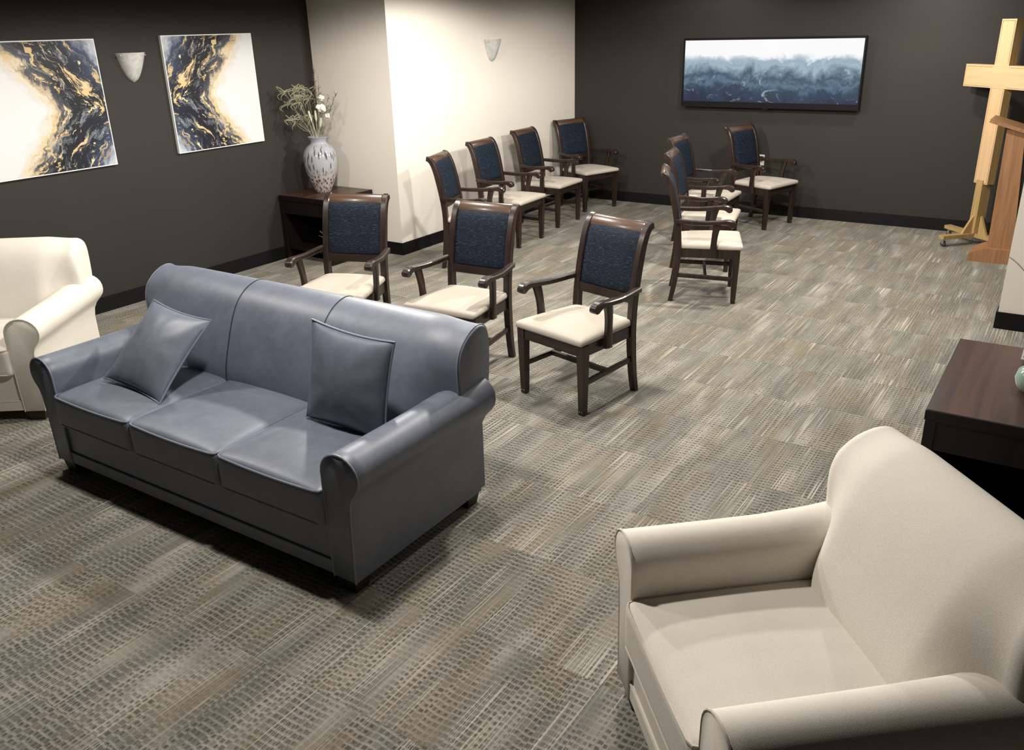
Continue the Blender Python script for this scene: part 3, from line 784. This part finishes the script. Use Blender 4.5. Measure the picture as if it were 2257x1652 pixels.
# ------------------------------------------------------------------ paintings
def painting(y0, y1, z0, z1, m, label):
    root = tag(empty('canvas_painting', (XL, (y0 + y1) / 2, z0)), label, 'painting', 'pair of marbled paintings')
    hw, hh = (y1 - y0) / 2, z1 - z0
    obj('canvas', bevel(box(B(), .004, .030, -hw, hw, 0, hh), .002, 1), M_CANVAS, root)
    # painted face: local x runs 0..1 left to right, z 0..1 up, on a unit grid scaled to size
    bm = B(); e = .008
    box(bm, e, 1 - e, -.0012, 0, e, 1 - e)
    o = obj('painted_face', bm, m, root, (.0302, -hw, 0), (0, 0, math.radians(90)))
    o.scale = (2 * hw, 1, hh)
    return root
painting(3.045, 3.957, 1.112, 2.022, M_PAINT1, 'square navy, gold and white marbled painting cut by the left picture edge')
painting(4.527, 5.438, 1.119, 2.031, M_PAINT2, 'square navy, gold and white marbled painting between the sconce and the vase')

# ------------------------------------------------------------------ sconces
def sconce(loc, label):
    root = tag(empty('wall_sconce', loc), label, 'sconce', 'alabaster wall sconces')
    H_ = .215
    prof = []
    for k in range(13):
        t = k / 12; prof.append((.006 + .112 * (t ** .55), H_ * t))
    prof += [(.112, H_ - .001)] + [(.112 * ((k / 12) ** .55) + .0, H_ * (k / 12) + .004 * (1 - k / 12)) for k in range(11, 1, -1)]
    bm = lathe(B(), prof, 24, (0, 0), -PI / 2, PI / 2)
    for v in bm.verts: v.co.x *= .95
    obj('shade', bm, M_ALAB, root, sharp=60)
    obj('backplate', bevel(box(B(), 0, .008, -.05, .05, .05, H_ - .01), .002, 1), M_WHITEP, root)
    for s in (-1, 1):
        bm = B(); bmesh.ops.create_icosphere(bm, subdivisions=2, radius=.007)
        obj('finial', bm, M_STEEL, root, (.045, s * .108, H_ - .02))
sconce((XL, 4.245, 1.70), 'pale half-bowl wall sconce on the dark wall between the two paintings')
sconce((XC, 7.77, 1.695), 'pale half-bowl wall sconce on the cream wall above the chair row')

# ------------------------------------------------------------------ wide screen
tv = tag(empty('wide_screen', (-2.99, 9.44, 1.148)), 'wide black-framed screen with a misty blue seascape on the far wall', 'screen')
hw = .955; ht = .708
obj('housing', bevel(box(B(), -hw + .02, hw - .02, .012, .055, .02, ht - .02), .004, 1), M_BLACKP, tv)
obj('wall_bracket', box(B(), -.3, .3, .055, .094, .15, .55), M_BLACKP, tv)
for a in ((-hw, hw, -.02, .03, 0, .058), (-hw, hw, -.02, .03, ht - .022, ht), (-hw, -hw + .016, -.02, .03, .058, ht - .022), (hw - .016, hw, -.02, .03, .058, ht - .022)):
    obj('bezel', bevel(box(B(), *a), .003, 1), M_BLACKP, tv)
s = obj('display', box(B(), 0, 1, 0, .004, 0, 1), M_SCREEN, tv, (-hw + .016, -.008, .058)); s.scale = (2 * hw - .032, 1, ht - .08)
obj('sensor', bevel(box(B(), -.03, .03, -.02, .0, -.012, .002), .002, 1), M_BLACKP, tv)

# wall outlet with adapter
ou = tag(empty('wall_outlet', (-3.02, YF, .535)), 'white wall outlet plate with black plug behind the chair below the screen', 'outlet')
obj('plate', bevel(box(B(), -.038, .038, -.006, 0, 0, .115), .002, 1), M_WHITEP, ou)
obj('plug', bevel(box(B(), -.03, .03, -.045, -.006, .058, .098), .006, 2), M_BLACKP, ou)

# ------------------------------------------------------------------ wheeled cross
cr = tag(empty('wooden_cross', (-.768, 9.08, 0), (0, 0, math.radians(-42.8))), 'large pale maple cross on a wheeled stand against the dark wall', 'cross')
cx0, cx1, yf, yb = -.084, .084, -.04, .04
bm = B(); prism(bm, [(cx0, .568), (cx1, .568), (cx1, 1.406), (.426, 1.406), (.426, 1.60), (cx1, 1.60), (cx1, 1.979), (cx0, 1.979), (cx0, 1.60), (-.426, 1.60), (-.426, 1.406), (cx0, 1.406)], 'y', yf + .004, yb)
obj('cross_body', bevel(bm, .002, 1), M_PLY, cr)
e = .006
bm = B(); prism(bm, [(cx0, .568), (cx1, .568), (cx1, 1.979), (cx0, 1.979)], 'y', yf, yf + .006)
obj('upright_face', bevel(bm, .002, 1), M_MAPLE, cr)
bm = B(); prism(bm, [(-.426, 1.406), (.426, 1.406), (.426, 1.60), (-.426, 1.60)], 'y', yf - .002, yf + .006)
obj('crossbar_face', bevel(bm, .002, 1), M_MAPLEX, cr)
def trim(poly):
    obj('trim_bead', tube(B(), [(x, yf - .002, z) for x, z in poly], .0035, 6), M_MAPLE, cr)
g = .014
trim([(cx0 + g, 1.62), (cx0 + g, 1.979 - g), (cx1 - g, 1.979 - g), (cx1 - g, 1.62)])
trim([(cx0 + g, 1.42), (cx0 + g, .568 + g), (cx1 - g, .568 + g), (cx1 - g, 1.42)])
for sx in (-1, 1): 
    obj('trim_bead', tube(B(), [(sx * .10, yf - .003, 1.406 + g), (sx * (.426 - g), yf - .003, 1.406 + g), (sx * (.426 - g), yf - .003, 1.60 - g), (sx * .10, yf - .003, 1.60 - g)], .0035, 6), M_MAPLEX, cr)
obj('post', bevel(box(B(), -.04, .04, -.05, .05, .107, .60), .003, 1), M_PLY, cr)
for k, a in enumerate((0, 90, 180, 270)):
    ca, sa = math.cos(math.radians(a)), math.sin(math.radians(a))
    L = .37; hwid = .035
    bm = box(B(), .0, L, -hwid, hwid, .070, .106)
    for v in bm.verts:
        if v.co.x > .1 and v.co.z < .08: v.co.z += .004
    obj('leg', bevel(bm, .004, 1), M_PLY, cr, (0, 0, 0), (0, 0, math.radians(a)))
    bm = B(); prism(bm, [(.045, .106), (.15, .106), (.055, .27), (.045, .27)], 'y', -.01, .01)
    obj('gusset', bevel(bm, .0015, 1), M_PLY, cr, (0, 0, 0), (0, 0, math.radians(a)))
    ct = obj('caster', lathe(B(), [(0, -.011), (.018, -.011), (.024, -.008), (.0245, 0), (.024, .008), (.018, .011), (0, .011)], 20), M_RUBBER, cr, (ca * .335, sa * .335, .0248), (math.radians(90), 0, math.radians(20)))
    bm = B(); box(bm, -.009, .009, -.017, .017, .034, .046); box(bm, -.009, .009, -.017, -.014, 0, .04); box(bm, -.009, .009, .014, .017, 0, .04)
    obj('caster_fork', bm, M_STEEL, cr, (ca * .335, sa * .335, .0248), (0, 0, math.radians(20)))

# ------------------------------------------------------------------ lectern
le = tag(empty('lectern', (-.45, 8.58, 0)), 'honey oak lectern with slanted top standing in front of the cross', 'lectern')
bm = B(); prism(bm, [(-.285, 0), (.22, 0), (.22, .118), (-.14, .122), (-.185, .116), (-.265, .075), (-.285, .06)], 'y', -.20, .11)
obj('base', bevel(bm, .005, 2), M_OAK, le)
def q4(x0, x1, y0, y1, z): return [(x0, y0, z), (x1, y0, z), (x1, y1, z), (x0, y1, z)]
obj('pedestal', bevel(loft(B(), [q4(-.150, .050, -.130, .06, .118), q4(-.168, -.030, -.105, .05, 1.12)]), .005, 2), M_OAK, le)
tb = obj('reading_board', bevel(box(B(), -.31, .22, -.20, .17, -.014, .014), .006, 2), M_OAK, le, (0, 0, 1.110), (0, math.radians(16), 0))
obj('book_stop', bevel(box(B(), .205, .22, -.2, .17, .014, .034), .003, 1), M_OAK, tb)

# cord on the cream wall stub
cp = catmull([(-.34 + .02, YS - .004, .505), (-.27, YS - .004, .47), (-.20, YS - .004, .405), (-.10, YS - .004, .32), (.05, YS - .004, .22)], 6)
tag(obj('hanging_cable', tube(B(), cp, .0028, 6), simple('grey_cord', (.22, .215, .19), .6)), 'thin grey cord hanging across the cream wall at the right edge', 'cord')
